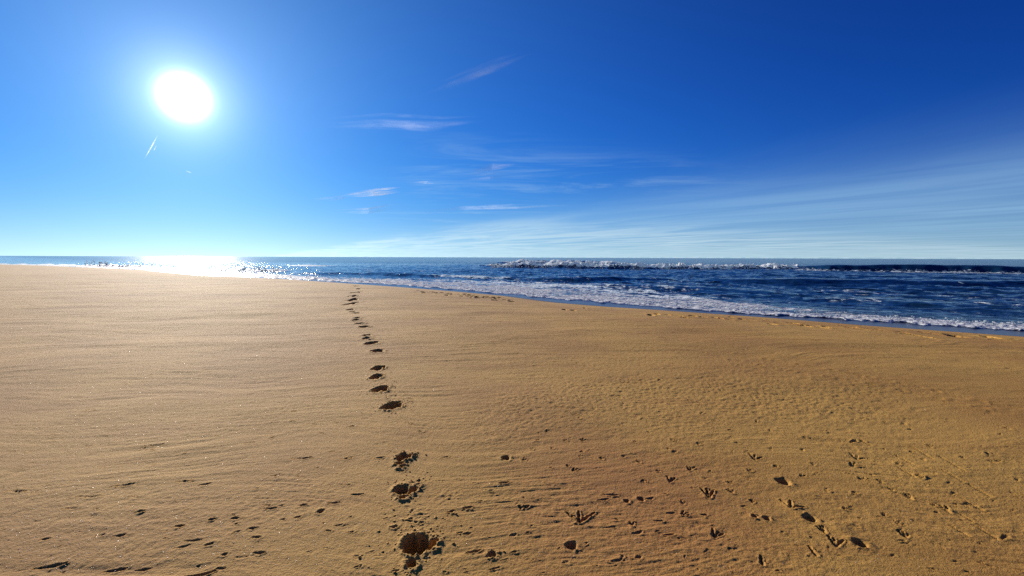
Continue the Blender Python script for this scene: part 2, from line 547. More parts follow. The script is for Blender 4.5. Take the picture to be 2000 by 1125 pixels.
# --- the trail of footprints: pixel, width in pixels, label
TRAIL = [
    (812, 1064, 60, 'large black footprint nearest the bottom edge, with a crumbled lip and clods thrown around it'),
    (788, 958, 39, 'deep footprint with a second hollow on its right, second from the bottom edge'),
    (785, 894, 31, 'round footprint with a crumbly trail of hollows below it, third from the bottom edge'),
    (766, 793, 36, 'wide dark footprint just above the bare gap in the trail, fourth from the bottom edge'),
    (743, 760, 32, 'wide footprint right behind the one above the bare gap, fifth from the bottom edge'),
    (735, 736, 22, 'small footprint with crumbs below it, sixth from the bottom edge'),
    (739, 719, 22, 'small footprint with a thin drag mark to its right, seventh from the bottom edge'),
    (737, 685, 24, 'flat dark footprint nearest the camera in the second cluster of the trail'),
    (725, 671, 24, 'long flat footprint second nearest in the second cluster of the trail'),
    (716, 662, 13, 'small footprint third nearest in the second cluster of the trail'),
    (717, 655, 15, 'thin footprint farthest in the second cluster of the trail'),
    (712, 638, 20, 'wide footprint nearest the camera in the third cluster of the trail'),
    (704, 631, 17, 'dark footprint second nearest in the third cluster of the trail'),
    (695, 625, 12, 'short footprint third nearest in the third cluster of the trail'),
    (698, 621, 11, 'tiny footprint farthest in the third cluster of the trail'),
    (696, 611.5, 15, 'faint flat footprint nearest in the fourth cluster of the trail'),
    (688, 608.5, 10, 'small footprint in the middle of the fourth cluster of the trail'),
    (684, 604.5, 10, 'small footprint farthest in the fourth cluster of the trail'),
    (685, 593, 11, 'distant footprint at the leftmost bend of the trail'),
    (689, 585, 11, 'distant footprint fifth from the sea end of the trail'),
    (693, 578, 10, 'distant footprint fourth from the sea end of the trail'),
    (697, 571, 8, 'distant footprint third from the sea end of the trail'),
    (700, 564.5, 9, 'distant footprint second from the sea end of the trail'),
    (695, 558.5, 8, 'tiny last footprint at the sea end of the trail, just below the foam'),
]
G_TRAIL = 'footprints leading across the sand to the sea'
FP = []
for k, (u, v, w, lab) in enumerate(TRAIL):
    x, y = locate(u, v)
    m_ = mpp(v)
    a = w * m_ / 2
    rnd = random.Random(k)
    own = register('footprint', lab, 'footprint', G_TRAIL, x, y)
    if k == 0:
        lobes = [(0, 0.0, a * 0.80, a * 1.05, 0.2), (a * 1.0, 0.0, a * 0.33, a * 0.5, -0.4), (a * 0.15, -a * 1.9, a * 0.2, a * 0.35, 0), (-a * 0.3, a * .4, a * .5, a * .6, 0)]
    elif k == 1:
        lobes = [(-a * 0.2, 0, a * 0.62, a * 0.85, 0.2), (a * 0.85, -0.1 * a, a * 0.35, a * 0.7, -0.5), (a * .3, -a * 1.4, a * .3, a * .3, 0)]
    elif k == 2:
        lobes = [(0, 0, a * 0.62, a * 0.95, 0.1), (a * 0.1, -a * 1.7, a * 0.45, a * 0.35, -0.3), (a * .6, -a * 2.6, a * .3, a * .25, 0), (a * .9, 0, a * .3, a * .6, -.3)]
    else:
        ln = min(a * 1.7, 0.13) if v > 600 else 0.55
        lobes = [(0, 0, a * 0.8, ln, rnd.uniform(-0.3, 0.3)), (a * 0.55, ln * rnd.uniform(-.3, .5), a * 0.5, ln * .6, 0.3), (-a * 0.5, -ln * .3, a * 0.45, ln * .5, -.3)]
    far = v < 700
    pit(x, y, lobes, [0.11, 0.08, 0.07][k] if k < 3 else (0.075 if not far else 0.08 if v > 610 else 0.17), 0.0105 if not far else 0.010, 100 + k * 7, own,
        wall=0.018 if not far else 0.035, rag=0.16 if not far else 0.1)
    FP.append((own, x, y, a))

# --- round holes
HOLES = [
    (1116, 1066, 25, 'round dark hole with a pale crescent lip, largest one near the bottom edge'),
    (962, 1083, 19, 'small round black hole in the sand just right of the nearest footprint'),
    (988, 895, 19, 'lone round hole right of the third footprint from the bottom'),
    (1530, 941, 27, 'oval hole with a bright near lip, highest of the holes at the right'),
    (1582, 1013, 25, 'dark oval hole with a faint mound behind it, right of the winged bird track'),
    (1498, 1013, 15, 'right one of a pair of tiny holes left of the dark oval hole'),
    (1474, 1009, 12, 'left one of a pair of tiny holes left of the dark oval hole'),
    (1680, 1062, 27, 'hole at the foot of a rounded sand mound, lower right of the beach'),
    (1252, 975, 15, 'right one of two close holes in the reddish sand between footprints and the winged track'),
    (1224, 979, 13, 'left one of two close holes in the reddish sand'),
    (626, 999, 14, 'small round hole left of the second footprint from the bottom'),
]
for k, (u, v, w, lab) in enumerate(HOLES):
    x, y = locate(u, v); a = w * mpp(v) / 2
    own = register('sand_hole', lab, 'hole', 'small round holes in the sand', x, y)
    pit(x, y, [(0, 0, a * 0.85, a * 0.98, 0)], a * 0.75, 0.004, 300 + k * 5, own, wall=a * 0.4, rag=0.03, pad=0.05)
    if k in (7, 4):
        idx = window(x - .02, y + 0.11, 0.2)
        Z[idx] += 0.010 * np.exp(-(((X[idx] - x + .02) / .05) ** 2 + ((Y[idx] - y - .12) / .09) ** 2))

# --- bird tracks
BIRDS = [
    (1131, 1020, 46, 0.0, 'wide three-toed bird track in the reddish sand above the largest round hole'),
    (1385, 971, 26, 0.0, 'deep V-shaped bird track in the middle of the right half of the sand'),
    (1545, 993, 36, 0.0, 'winged bird track with two dark toes between the oval holes'),
    (1474, 898, 22, 0.1, 'small forked bird track above and left of the oval hole with the bright lip'),
    (1664, 910, 22, 0.3, 'lower one of two close bird tracks at the upper right'),
    (1674, 897, 18, 0.2, 'upper one of two close bird tracks at the upper right'),
    (1632, 1066, 24, 0.0, 'narrow bird track left of the rounded sand mound'),
    (1594, 1084, 24, -0.3, 'narrow bird track with a long middle toe near the bottom edge'),
    (1611, 1040, 17, -0.4, 'small slanting bird track below the dark oval hole'),
    (1489, 1102, 22, 0.05, 'straight one-toed bird track at the bottom edge of the sand'),
    (1767, 1048, 16, 0.0, 'small forked bird track right of the rounded sand mound'),
    (1395, 1048, 22, 0.4, 'faint bird track below the deep V-shaped track'),
    (1346, 918, 16, 0.2, 'small oval bird track left of the forked one'),
    (1309, 941, 18, 0.2, 'small bird track up and left of the deep V-shaped track'),
    (1780, 975, 16, -0.4, 'small bird track at the right, higher than the rounded mound'),
    (1853, 1000, 22, -0.5, 'slanting bird track far right, level with the holes'),
]
for k, (u, v, w, tilt, lab) in enumerate(BIRDS):
    x, y = locate(u, v); m_ = mpp(v); L = w * m_ * (1.0 if w > 30 else 1.25)
    own = register('bird_track', lab, 'bird track', 'bird tracks pressed in the sand', x, y)
    rnd = random.Random(50 + k)
    st = []
    spread = 0.8 if w > 30 else 0.45
    for a_ in ((-spread, 0.0, spread) if k not in (9, 7) else (0.0,)):
        an = a_ + tilt + math.atan2(x, y) + rnd.uniform(-0.12, 0.12)
        l_ = L * rnd.uniform(0.8, 1.15) * (0.75 if a_ == 0 else 0.85)
        st.append((0, 0, math.sin(an) * l_, math.cos(an) * l_ * 1.3, 0.011 if w > 25 else 0.009, 0.0045))
    groove(x, y, st, 0.011, 0.021 if w > 25 else 0.014, own)

# --- drag marks, wind tails and other dents that are only relief of the sand
TAILS = [(298, 870, 46, 1), (590, 895, 48, 1), (606, 828, 34, .8), (528, 993, 30, 1), (350, 1027, 22, 1.2), (358, 940, 36, 1), (243, 947, 50, 1),
         (170, 970, 60, .8), (30, 960, 60, 1), (400, 946, 26, .9), (98, 1106, 62, 1.3), (88, 1053, 18, 1.2), (275, 999, 18, 1), (196, 1045, 18, 1),
         (232, 1046, 26, 1), (412, 1015, 16, 1), (375, 1056, 40, .8), (355, 1068, 30, .8), (437, 1083, 14, 1.2), (506, 1080, 26, 1.2), (470, 1088, 30, .6),
         (390, 1121, 60, 1.4), (225, 1113, 50, 1.2), (279, 1112, 30, 1), (430, 1110, 22, 1), (676, 896, 24, .8), (697, 966, 30, .8), (652, 982, 24, .8),
         (592, 986, 18, 1), (581, 1010, 14, .8), (492, 1032, 18, 1), (500, 1050, 22, 1), (460, 1012, 22, .8), (571, 803, 12, 1), (580, 750, 10, 1),
         (488, 770, 22, .8), (484, 865, 28, .8), (530, 855, 16, .8), (56, 905, 22, .6), (200, 852, 22, .8), (60, 881, 26, .6), (20, 882, 22, .6), (90, 836, 18, .6),
         (985, 943, 26, 1), (1026, 989, 20, 1.1), (914, 992, 22, 1.1), (1192, 967, 40, .9), (1178, 976, 26, .8), (925, 1077, 34, 1.2), (912, 1043, 16, 1),
         (1002, 1045, 14, .8), (1245, 1040, 24, .9), (1205, 1095, 26, .8), (1104, 1098, 14, .8), (1268, 974, 22, .6), (685, 893, 14, .8), (770, 1030, 18, 1),
         (742, 894, 24, .9), (880, 1000, 16, 1.4), (1247, 1088, 14, 1), (1660, 845, 20, .6), (1700, 820, 16, .6), (1310, 1002, 20, .5), (1375, 1006, 14, .9)]
for (u, v, w, s_) in TAILS:
    x, y = locate(u, v); m_ = mpp(v); L = w * m_ / 2.5
    rnd = random.Random(int(u * 7 + v))
    b_ = rnd.uniform(-0.15, 0.45) * L
    st = [(-L, -b_, L * 0.3, 0, 0.004, 0.010), (L * 0.3, 0, L, b_ * 0.8 + L * .2, 0.011, 0.004)]
    groove(x, y, st, 0.012, (0.0085 if v < 1040 else 0.0060) * s_, 0, rim=0.45)
# slanting scratches at the far right
for (u, v, l_) in [(1820, 895, 60), (1885, 920, 70), (1880, 940, 60), (1935, 970, 60), (1780, 905, 40), (1785, 930, 40), (1925, 1000, 70), (1945, 1050, 60), (1890, 1045, 46), (1900, 1018, 40), (1700, 870, 30)]:
    x1, y1 = locate(u, v); x0, y0 = locate(u - l_ * 0.75, v - l_ * 0.42)
    groove(x1, y1, [(0, 0, (x0 - x1), (y0 - y1), 0.010, 0.004)], 0.01, 0.010)
# random small dents, fewer where the photo is smooth
for k in range(2600):
    v = 600 + 520 * random.random() ** 0.8; u = random.uniform(0, 2000)
    inarc = math.exp(-((v - (770 + 0.00028 * (u - 1350) ** 2)) / 70.0) ** 2) * (900 < u < 1750)
    if random.random() > 0.42 + 0.58 * inarc: continue
    x, y = locate(u, v)
    if float(inland(np.array([x]), np.array([y]))[0]) < 3: continue
    size = random.uniform(0.004, 0.014) * (1.5 if random.random() < 0.1 else 1) * (1 + max(0, math.hypot(x, y) - 2.5) * 0.2) * 0.8 
    an = random.gauss(0.05, 0.25) if u < 1000 else random.gauss(0.3, 0.7)
    l_ = size * random.uniform(0.3, 2.6)
    w0 = size * 0.62
    groove(x, y, [(-l_ * math.cos(an), -l_ * math.sin(an), l_ * math.cos(an), l_ * math.sin(an), w0 * 0.4, w0)], w0, w0 * random.uniform(0.3, 0.8), rim=0.5)
# many faint three-toed marks over the upper right of the near sand
for k in range(85):
    u = random.uniform(1000, 1950); v = random.triangular(800, 1110, 880)
    if min(math.hypot(u - b[0], (v - b[1]) * 1.5) for b in BIRDS + [h + (0,) for h in HOLES]) < 32: continue
    x, y = locate(u, v)
    L = random.uniform(0.03, 0.055); an0 = math.atan2(x, y) + random.gauss(0.2, 0.5)
    w_ = 0.0055 * (1 + max(0, math.hypot(x, y) - 3) * 0.25)
    groove(x, y, [(0, 0, math.sin(an0 + a_) * L * q, math.cos(an0 + a_) * L * q * 1.2, w_ * 1.3, w_ * 0.6) for a_, q in ((-0.6, 0.8), (0, 1), (0.6, 0.8))], w_, random.uniform(0.005, 0.010), rim=0.5)
# far prints of other walkers along the water's edge
def far_print(u, v, w):
    x, y = locate(u, v); a = w * mpp(v) / 2
    pit(x, y, [(0, 0, a, min(a * 1.5, .2) + .15, random.uniform(-.4, .4))], 0.10, 0.008, random.randint(0, 9999), 0, wall=0.04, rag=0.2, pad=0.25)
for k in range(90):
    q = random.random()
    u = 810 + 190 * q; v = 566 + 20 * q + random.gauss(0, 2.2)
    if v < np.interp(u, SU, SV) + 3: continue
    far_print(u, v, random.uniform(4, 8))
for k in range(62):
    u = 1040 + 930 * random.random(); v = np.interp(u, SU, SV) + 8 + random.gauss(0, 2.2) + 3 * math.sin(u / 40)
    far_print(u, v, random.uniform(5, 14))
# long curved vehicle mark at the right
for off in (0, 13):
    pts_uv = [(1440 - off, 690 + off), (1560 - off, 712 + off), (1700, 737 + off), (1830, 764 + off), (2010, 804 + off)]
    P_ = [locate(*p) for p in pts_uv]
    for (x0, y0), (x1, y1) in zip(P_, P_[1:]):
        n_ = max(2, int(math.hypot(x1 - x0, y1 - y0) / 0.5))
        for i in range(n_):
            ax_, ay_ = x0 + (x1 - x0) * i / n_, y0 + (y1 - y0) * i / n_
            groove(ax_, ay_, [(0, 0, (x1 - x0) / n_, (y1 - y0) / n_, 0.04, 0.04)], 0.045, 0.005, rim=0.8)

# --- assemble: fine fan in view, coarse ring for the rest, disc under the camera
Pf = np.stack([X, Y, Z], 1)
Qf = quads(NRW, NCL)
rc = rs
Xc, Yc = polar(rc, th_c); shp = Xc.shape
Xc = Xc.ravel(); Yc = Yc.ravel(); Sc = inland(Xc, Yc); Zc = base_height(Xc, Yc, Sc)
# reuse the heights of the fan's two edges so that the sheets meet
Zg = Zc.reshape(shp); Zf = Z.reshape(SHAPE)
Zg[:, 0] = Zf[:, -1]; Zg[:, -1] = Zf[:, 0]
Pc = np.stack([Xc, Yc, Zg.ravel()], 1)
step = 6
keep_rows = np.r_[np.arange(0, NRW - 1, 1)]
Qc = quads(NRW, len(th_c)) + len(Pf)
# thin out: the side ring keeps every row only next to the fan (cheap enough at 120 columns)
P = np.concatenate([Pf, Pc]); 
wet_all = np.concatenate([wetv, np.clip(1 - (Sc - 0.45) / 0.8, 0, 1)])
Sall = np.concatenate([S, Sc])
ring = np.concatenate([np.arange(NCL), len(Pf) + np.arange(1, len(th_c))])
ctr = len(P)
P = np.concatenate([P, [[0, 0, float(Z[:NCL].mean())]]])
wet_all = np.append(wet_all, 0); Sall = np.append(Sall, 20)
rn = np.roll(ring, -1)
Qd = np.stack([ring[::2], np.full(len(ring[::2]), ctr), np.roll(ring[::2], -1), rn[::2]], 1)[:, :]
Q = np.concatenate([Qf, Qc, Qd])
Q = Q[(Sall[Q] > -7).any(axis=1)]
Rall = np.hypot(P[:, 0], P[:, 1])
N = vnormals(P, Q)
flip = N[:, 2].mean() < 0
if flip: N = -N; Q = Q[:, ::-1]
own_all = np.concatenate([OWN, np.zeros(len(P) - len(OWN), np.int32)])
fo = own_all[Q].max(axis=1)
fo[(own_all[Q] == 0).sum(axis=1) > 1] = 0
mesh_from('sand', P, Q[fo == 0], N, M_SAND, {'wet': wet_all}, kind='structure')
OBJ = {}
for i, (name, lab, cat, grp, (x, y)) in enumerate(THINGS, 1):
    q = Q[fo == i]
    if len(q) == 0: print('no faces for', name, lab); continue
    z0 = P[q.ravel(), 2].min()
    OBJ[i] = mesh_from(name, P, q, N, M_SAND, {'wet': wet_all}, base=(x, y, z0), label=lab, cat=cat, group=grp)


# ------------------------------------------------------------------ loose clods of sand round the near footprints
def height_at(x, y):
    r = math.hypot(x, y); t = math.atan2(x, y)
    i = min(max(int(np.searchsorted(rs, r)), 0), NRW - 1); j = min(max(int(np.searchsorted(th_f, t)), 0), NCL - 1)
    return float(Z[i * NCL + j])


T_ = (1 + 5 ** 0.5) / 2
ICO_V = np.array([(-1, T_, 0), (1, T_, 0), (-1, -T_, 0), (1, -T_, 0), (0, -1, T_), (0, 1, T_), (0, -1, -T_), (0, 1, -T_), (T_, 0, -1), (T_, 0, 1), (-T_, 0, -1), (-T_, 0, 1)]) / math.hypot(1, T_)
ICO_F = [(0, 11, 5), (0, 5, 1), (0, 1, 7), (0, 7, 10), (0, 10, 11), (1, 5, 9), (5, 11, 4), (11, 10, 2), (10, 7, 6), (7, 1, 8), (3, 9, 4), (3, 4, 2), (3, 2, 6), (3, 6, 8), (3, 8, 9), (4, 9, 5), (2, 4, 11), (6, 2, 10), (8, 6, 7), (9, 8, 1)]


def lumps(name, items, mat, base=(0, 0, 0), parent=None, smooth=True, **kw):
    """one mesh of many small irregular lumps: items (x, y, z, rx, ry, rz)"""
    vs, fs = [], []
    for (x, y, z, a, b_, c_) in items:
        jit = RNG.uniform(0.7, 1.25, (12, 1))
        an = RNG.uniform(0, 6.28)
        v_ = ICO_V * jit * np.array([a, b_, c_])
        v_ = np.stack([v_[:, 0] * math.cos(an) - v_[:, 1] * math.sin(an), v_[:, 0] * math.sin(an) + v_[:, 1] * math.cos(an), v_[:, 2]], 1)
        o0 = len(vs) * 12
        vs.append(v_ + np.array([x - base[0], y - base[1], z - base[2]]))
        fs += [(f[0] + o0, f[1] + o0, f[2] + o0) for f in ICO_F]
    me = bpy.data.meshes.new(name)
    me.from_pydata(np.concatenate(vs).tolist(), [], fs)
    if smooth: me.polygons.foreach_set('use_smooth', np.ones(len(fs), bool))
    me.materials.append(mat)
    o = bpy.data.objects.new(name, me)
    if parent is None: o.location = base
    return link(o, parent=parent, **kw)


CL = [(0, 150, 0.30, 0.30, 0.0075), (1, 90, 0.18, 0.2, 0.006), (2, 60, 0.16, 0.2, 0.005), (3, 110, 0.28, 0.3, 0.007), (4, 90, 0.3, 0.26, 0.007), (5, 24, 0.2, 0.2, 0.007), (6, 24, 0.2, 0.2, 0.007)]
for (k, n, sx, sy, big) in CL:
    own, x, y, a = FP[k]
    par = OBJ[own]
    items = []
    for i in range(n):
        r = a * random.uniform(0.9, 1.2) + abs(random.gauss(0, 1)) * sx * 0.4
        t = random.uniform(0, 6.283) if random.random() < 0.5 else random.gauss(1.3, 0.7)
        qx, qy = x + r * math.cos(t), y + r * math.sin(t) * 1.1
        s_ = big * random.uniform(0.25, 1.0) ** 1.6 + 0.002
        items.append((qx, qy, height_at(qx, qy) + s_ * 0.05, s_ * 1.2, s_ * random.uniform(0.8, 1.2), s_ * 0.42))
    big_n = 6 if k < 3 else 0
    lumps('sand_crumbs', items[big_n:], M_SAND, base=tuple(par.location), parent=par, kind='stuff')
    for it in items[:big_n]:
        x_, y_, z_, s_, _, _ = it
        s_ = random.uniform(0.008, 0.012)
        lumps('sand_clod', [(x_, y_, height_at(x_, y_) + s_ * .1, s_, s_ * .8, s_ * .7)], M_SAND, base=tuple(par.location), parent=par)

# sparkle of the sand put in as tiny pale lumps, denser towards the sun
items = []
for k in range(6000):
    v = 600 + 520 * random.random() ** 0.9; u = random.triangular(-50, 2000, 100)
    x, y = ground(u, v, 0.0); x, y = float(x), float(y)
    r = math.hypot(x, y)
    if r > 16: continue
    s_ = random.uniform(0.0008, 0.0019) * (1 + r * 0.09)
    items.append((x, y, height_at(x, y) + s_ * 0.4, s_, s_ * 0.7, s_ * 0.5))
lumps('glint_specks', items, M_GLINT, kind='stuff', label='tiny pale specks added as glints across the sand', smooth=False)

# ------------------------------------------------------------------ sea surface
NCs = 760
th_s = np.linspace(-HALF, HALF, NCs)
r2 = [11.0]
while r2[-1] < 60000:
    r = r2[-1]
    r2.append(r * (1.0058 if r < 125 else 1.02 if r < 400 else 1.06))
r2 = np.array(r2)
th_all = np.concatenate([th_s, np.linspace(HALF, 2 * math.pi - HALF, 100)[1:]])
XS, YS = polar(r2, th_all); SSH = XS.shape
XS = XS.ravel(); YS = YS.ravel()
s_in = inland(XS, YS)
US, VS = pix(XS, YS, SEA)
front = (np.abs(np.arctan2(XS, YS)) < HALF + 1e-6)
US = np.where(front, US, np.where(XS > 0, 2300.0, -300.0))
VS = np.where(front, VS, 503 + (EYE - SEA) * F / np.maximum(np.hypot(XS, YS) * 0.62, 1))
RS = np.hypot(XS, YS)
tS = XS * TAN[0] + YS * TAN[1]; nS = XS * NRM[0] + YS * NRM[1]
off = np.clip(-s_in, 0, None)
# open-water swell and chop, dying out at the edge and far away where the grid is coarse
am = ss(1.5, 14, off) * (0.45 + 0.55 * ss(450, 950, US)) * (1 - ss(150, 320, RS))
zS = np.full(len(XS), SEA)
ph = nS + 1.6 * fbm(tS / 22, nS / 22, 2, 70)
zS = zS + am * (0.10 * np.sin(ph / 1.45) * (0.5 + 0.5 * vn(tS / 14, nS / 9, 71)) + 0.09 * fbm(tS / 2.6, nS / 1.0, 4, 72) + 0.05 * fbm(tS / 0.8, nS / 0.4, 2, 73) * (1 - ss(60, 120, RS)))
foamA = 0.0 * zS
WOWN = np.zeros(len(XS), np.int32)
WAVES = []


def ridge(us, vs, hs, foam_face, front_w, back_w, fw=2.2, seed=0, label=None, name='wave', cat='wave', lump=0.0, foam_back=0.0, foam_trail=0.0):
    """a wave: base line in photo pixels along its foot, height along it; steep towards the shore, long back"""
    global zS, foamA
    bx, by = ground(np.array(us, float), np.array(vs, float), SEA)
    bt = np.arctan2(bx, by); br = np.hypot(bx, by)
    th = np.arctan2(XS, YS)
    Rb = np.interp(th, bt, br); H = np.interp(th, bt, hs, left=0, right=0)
    jit = 0.3 + 0.9 * (lump > 0)
    Rb = Rb + jit * (1.0 * vn(tS / 3.5, 0 * tS, seed + 1) * (Rb / 90) + 0.4 * vn(tS / 1.1, 0 * tS, seed + 9) * (Rb / 90))
    H = H * (0.9 + (0.1 + 0.16 * (lump > 0)) * vn(tS / 4.0, 0 * tS, seed + 2)) * front
    d = RS - Rb
    prof = np.where(d < front_w, ss(0, front_w, d), 1 - ss(front_w, front_w + back_w, d))
    ff = np.interp(th, bt, foam_face, left=0, right=0) * (H > 0.01)
    if lump: ff = ff * (0.72 + 0.62 * ss(0.45, 0.95, prof) + 0.18 * vn(tS / 5.0, d / 2.0, seed + 12))
    fm_ = ff * ss(-0.4 * fw, 0.3 * front_w, d) * (1 - ss(front_w * 1.15, front_w + back_w * (0.18 + foam_back), d))
    tr = foam_trail * (H > 0.01) * ss(-front_w * 4 - 3, -0.2, d) * (1 - ss(0, front_w, d))
    hh = prof * H
    if lump:
        hh = hh + lump * fm_ * (fbm(tS / 1.3, d / 0.8, 3, seed + 5) * 1.2 + 0.1)
    # let the ridge stand on top of the swell but do not add up
    zS = zS * (1 - 0.6 * prof * (H > .05)) + 0.6 * prof * (H > .05) * SEA + hh
    foamA = np.maximum(foamA, np.maximum(fm_, tr))
    if label:
        WAVES.append((name, label, cat))
        WOWN[(d > -0.15 * front_w) & (d < front_w + back_w * 0.3) & (H > 0.12)] = len(WAVES)


# outer breaker: broken in its left half, standing dark in its right half
ridge([935, 1000, 1100, 1200, 1300, 1400, 1480, 1560], [520, 523, 524.5, 526, 526, 526, 526, 527],
      [0.1, 0.9, 1.05, 0.9, 0.85, 0.9, 0.85, 0.9], [0.4, 0.56, 0.58, 0.66, 0.66, 0.7, 0.66, 0.6], 4.0, 9, seed=200, lump=0.4, foam_back=0.25,
      label='outer breaker tumbling white along the middle of the sea', name='breaking_wave')
ridge([1555, 1620, 1700, 1800, 1900, 2000, 2100, 2300], [527, 529, 530, 531.5, 533, 534.5, 536, 540],
      [0.8, 1.2, 1.25, 1.25, 1.3, 1.3, 1.3, 1.2], [0.42, 0.1, 0, 0, 0.1, 0.1, 0, 0], 3.0, 12, seed=260, foam_trail=0.55,
      label='tall dark unbroken wave face at the right, in line with the outer breaker', name='wave')
# white line behind the outer one at its left
ridge([960, 1000, 1060, 1120, 1180, 1230], [514, 514.5, 514.5, 515, 515, 515.5], [0.3, 1.0, 1.3, 1.2, 0.9, 0.1], [0, .9, 1, 1, .9, .3], 5, 14, seed=230, lump=0.3,
      label='white crest just behind the left end of the outer breaker', name='breaking_wave')
# dark swells inside the break
ridge([1020, 1060, 1130, 1200, 1280, 1330], [546, 549, 550.5, 550, 549, 548], [0.02, 0.33, 0.42, 0.40, 0.28, 0.02], [0, 0, 0, .1, .2, .2], 1.8, 7, seed=300,
      label='dark low swell in front of the middle of the outer breaker', name='wave')
ridge([1340, 1430, 1550, 1700, 1850, 2000, 2300], [548, 552, 556, 558, 560, 562, 568], [0.02, 0.33, 0.45, 0.5, 0.48, 0.5, 0.5], [0, 0, 0, 0.1, 0, 0, 0], 2.2, 7, seed=320,
      label='long dark swell at the right between the tall wave face and the shore', name='wave')
ridge([1120, 1190, 1260, 1330, 1400, 1500, 1600], [559, 563, 567, 571, 573, 576, 578], [0.02, 0.24, 0.32, 0.32, 0.28, 0.18, 0.02], [0.2, 0.3, 0.45, 0.5, 0.3, 0.2, 0], 1.5, 5, seed=340, foam_trail=0.3,
      label='small dark wave close to the foam near the middle of the shore', name='wave')
ridge([1540, 1620, 1700, 1800, 1900], [588, 590, 592, 597, 600], [0.02, 0.14, 0.18, 0.12, 0.02], [0.2, 0.4, 0.5, 0.3, 0.1], 1.0, 3, seed=360)
ridge([560, 620, 680, 740, 800, 870, 960, 1000], [534, 536.5, 537.5, 539, 541, 543, 545, 545], [0.02, 0.22, 0.3, 0.34, 0.3, 0.25, 0.2, .02], [.2, .3, .1, .25, .1, .6, .6, .4], 2.0, 7, seed=380, lump=0.1,
      label='low blue wave left of centre with two small splashes on it', name='wave')
ridge([420, 460, 510, 545, 570], [529, 530, 530.5, 530.5, 530], [0.05, 0.4, 0.4, 0.35, 0.02], [.8, .9, 1, 1, .6], 3, 8, seed=400, lump=0.1,
      label='white breaking crest just right of the sun glitter', name='breaking_wave')
ridge([140, 170, 200, 240, 300, 360], [519.5, 520.5, 521, 522, 524, 526], [0.05, 0.3, 0.5, 0.3, 0.2, 0.1], [.7, .9, 1, 1, .9, .8], 4, 9, seed=420, lump=0.12,
      label='white shore break at the far left, above the edge of the sand', name='breaking_wave')
ridge([560, 600, 660], [519.5, 520, 520], [0.05, 0.3, 0.05], [.7, .9, .4], 5, 10, seed=440)

# shore foam: between an outer and an inner line
FU = [-400, 0, 150, 300, 400, 500, 600, 700, 800, 900, 1000, 1100, 1200, 1300, 1400, 1500, 1600, 1700, 1800, 1900, 2000, 2300]
FB = [517, 519, 522, 528, 536, 541, 546.5, 553, 558.5, 567, 575, 584.5, 593, 600.5, 609, 615.5, 622, 628, 634.5, 641, 647, 664]
FT = [514, 515, 517, 521, 527, 531, 537, 540.5, 543.5, 545, 548, 553, 558, 570, 584, 595, 605, 613, 619.5, 627, 632.5, 648]
fb = np.interp(US, FU, FB) + 1.3 * vn(US / 23, 0 * US, 500) + 1.0 * vn(US / 11, 0 * US, 501)
ft = np.interp(US, FU, FT) + 1.0 * vn(US / 37, 0 * US, 502)
band = ss(ft - 1.5, ft + 3.5, VS) * (1 - ss(fb - 0.6, fb + 0.4, VS))
lip = np.exp(-((VS - fb + 2.0) / 3.0) ** 2) * (VS < fb + 0.3)
outer = ss(ft - 16, ft, VS) * (VS < fb)
gap = 0.5 + 0.5 * fbm(tS / 3.2, nS / 1.1, 3, 510)
qb = np.clip((VS - ft) / np.maximum(fb - ft, 1), 0, 1)
foamA = np.maximum(foamA, band * (0.40 + 0.22 * qb + 0.30 * gap))
foamA = np.maximum(foamA, lip * 1.0)
foamA = np.maximum(foamA, outer * 0.40 * ss(0.25, 0.8, gap))
# stray streaks farther out
stray = ss(0.25, 0.8, fbm(tS / 16, nS / 1.6, 3, 520)) * ss(2, 10, off) * (1 - ss(60, 130, RS))
foamA = np.maximum(foamA, 0.42 * stray)
foamA = np.where(s_in > -0.1, foamA * (VS < fb + 0.5), foamA)
sc_l = np.clip(RS / 30, 0.7, 2.2)
bumpy = np.maximum(fbm(tS / 0.5, nS / 0.4, 3, 530) + 0.15, -0.1)
zS = zS + (band * 0.018 + lip * 0.025) * bumpy * np.clip(RS / 25, 1, 1.5) + lip * 0.04
shallow = 1 - ss(0.0, 2.0, VS - fb + 0 * VS) if False else ss(-0.5, 1.5, VS - fb)
shallow = shallow * (off < 14)
zS = np.where(shallow > 0.5, np.maximum(SEA + 0.0 * zS, SEA) + 0.004, zS)
PS = np.stack([XS, YS, zS], 1)
QS = quads(*SSH)
# last column joins the first
nc = SSH[1]
i = np.arange(SSH[0] - 1)
QS = QS[(s_in[QS] < 1.2).any(axis=1)]
NS = vnormals(PS, QS)
if NS[:, 2].mean() < 0: NS = -NS; QS = QS[:, ::-1]
fo = WOWN[QS].min(axis=1)
at = {'foam': np.clip(foamA, 0, 1), 'shallow': shallow.astype(float), 'offshore': ss(25, 120, off)}
fq = at['foam'][QS].mean(axis=1)
vq = (VS - ft)[QS].mean(axis=1)
isfoam = (fo == 0) & (fq > 0.5) & (vq > -2)
mesh_from('sea', PS, QS[(fo == 0) & ~isfoam], NS, M_WATER, at, kind='structure')
mesh_from('sea_foam', PS, QS[isfoam], NS, M_WATER, at, kind='stuff', label='broad band of churned white foam along the waterline')
for k, (name, lab, cat) in enumerate(WAVES, 1):
    q = QS[fo == k]
    if len(q) == 0: print('no faces for', lab); continue
    cpt = PS[q.ravel()].mean(axis=0); cpt[2] = SEA
    mesh_from(name, PS, q, NS, M_WATER, at, base=cpt, label=lab, cat=cat, group='waves rolling in parallel to the shore')

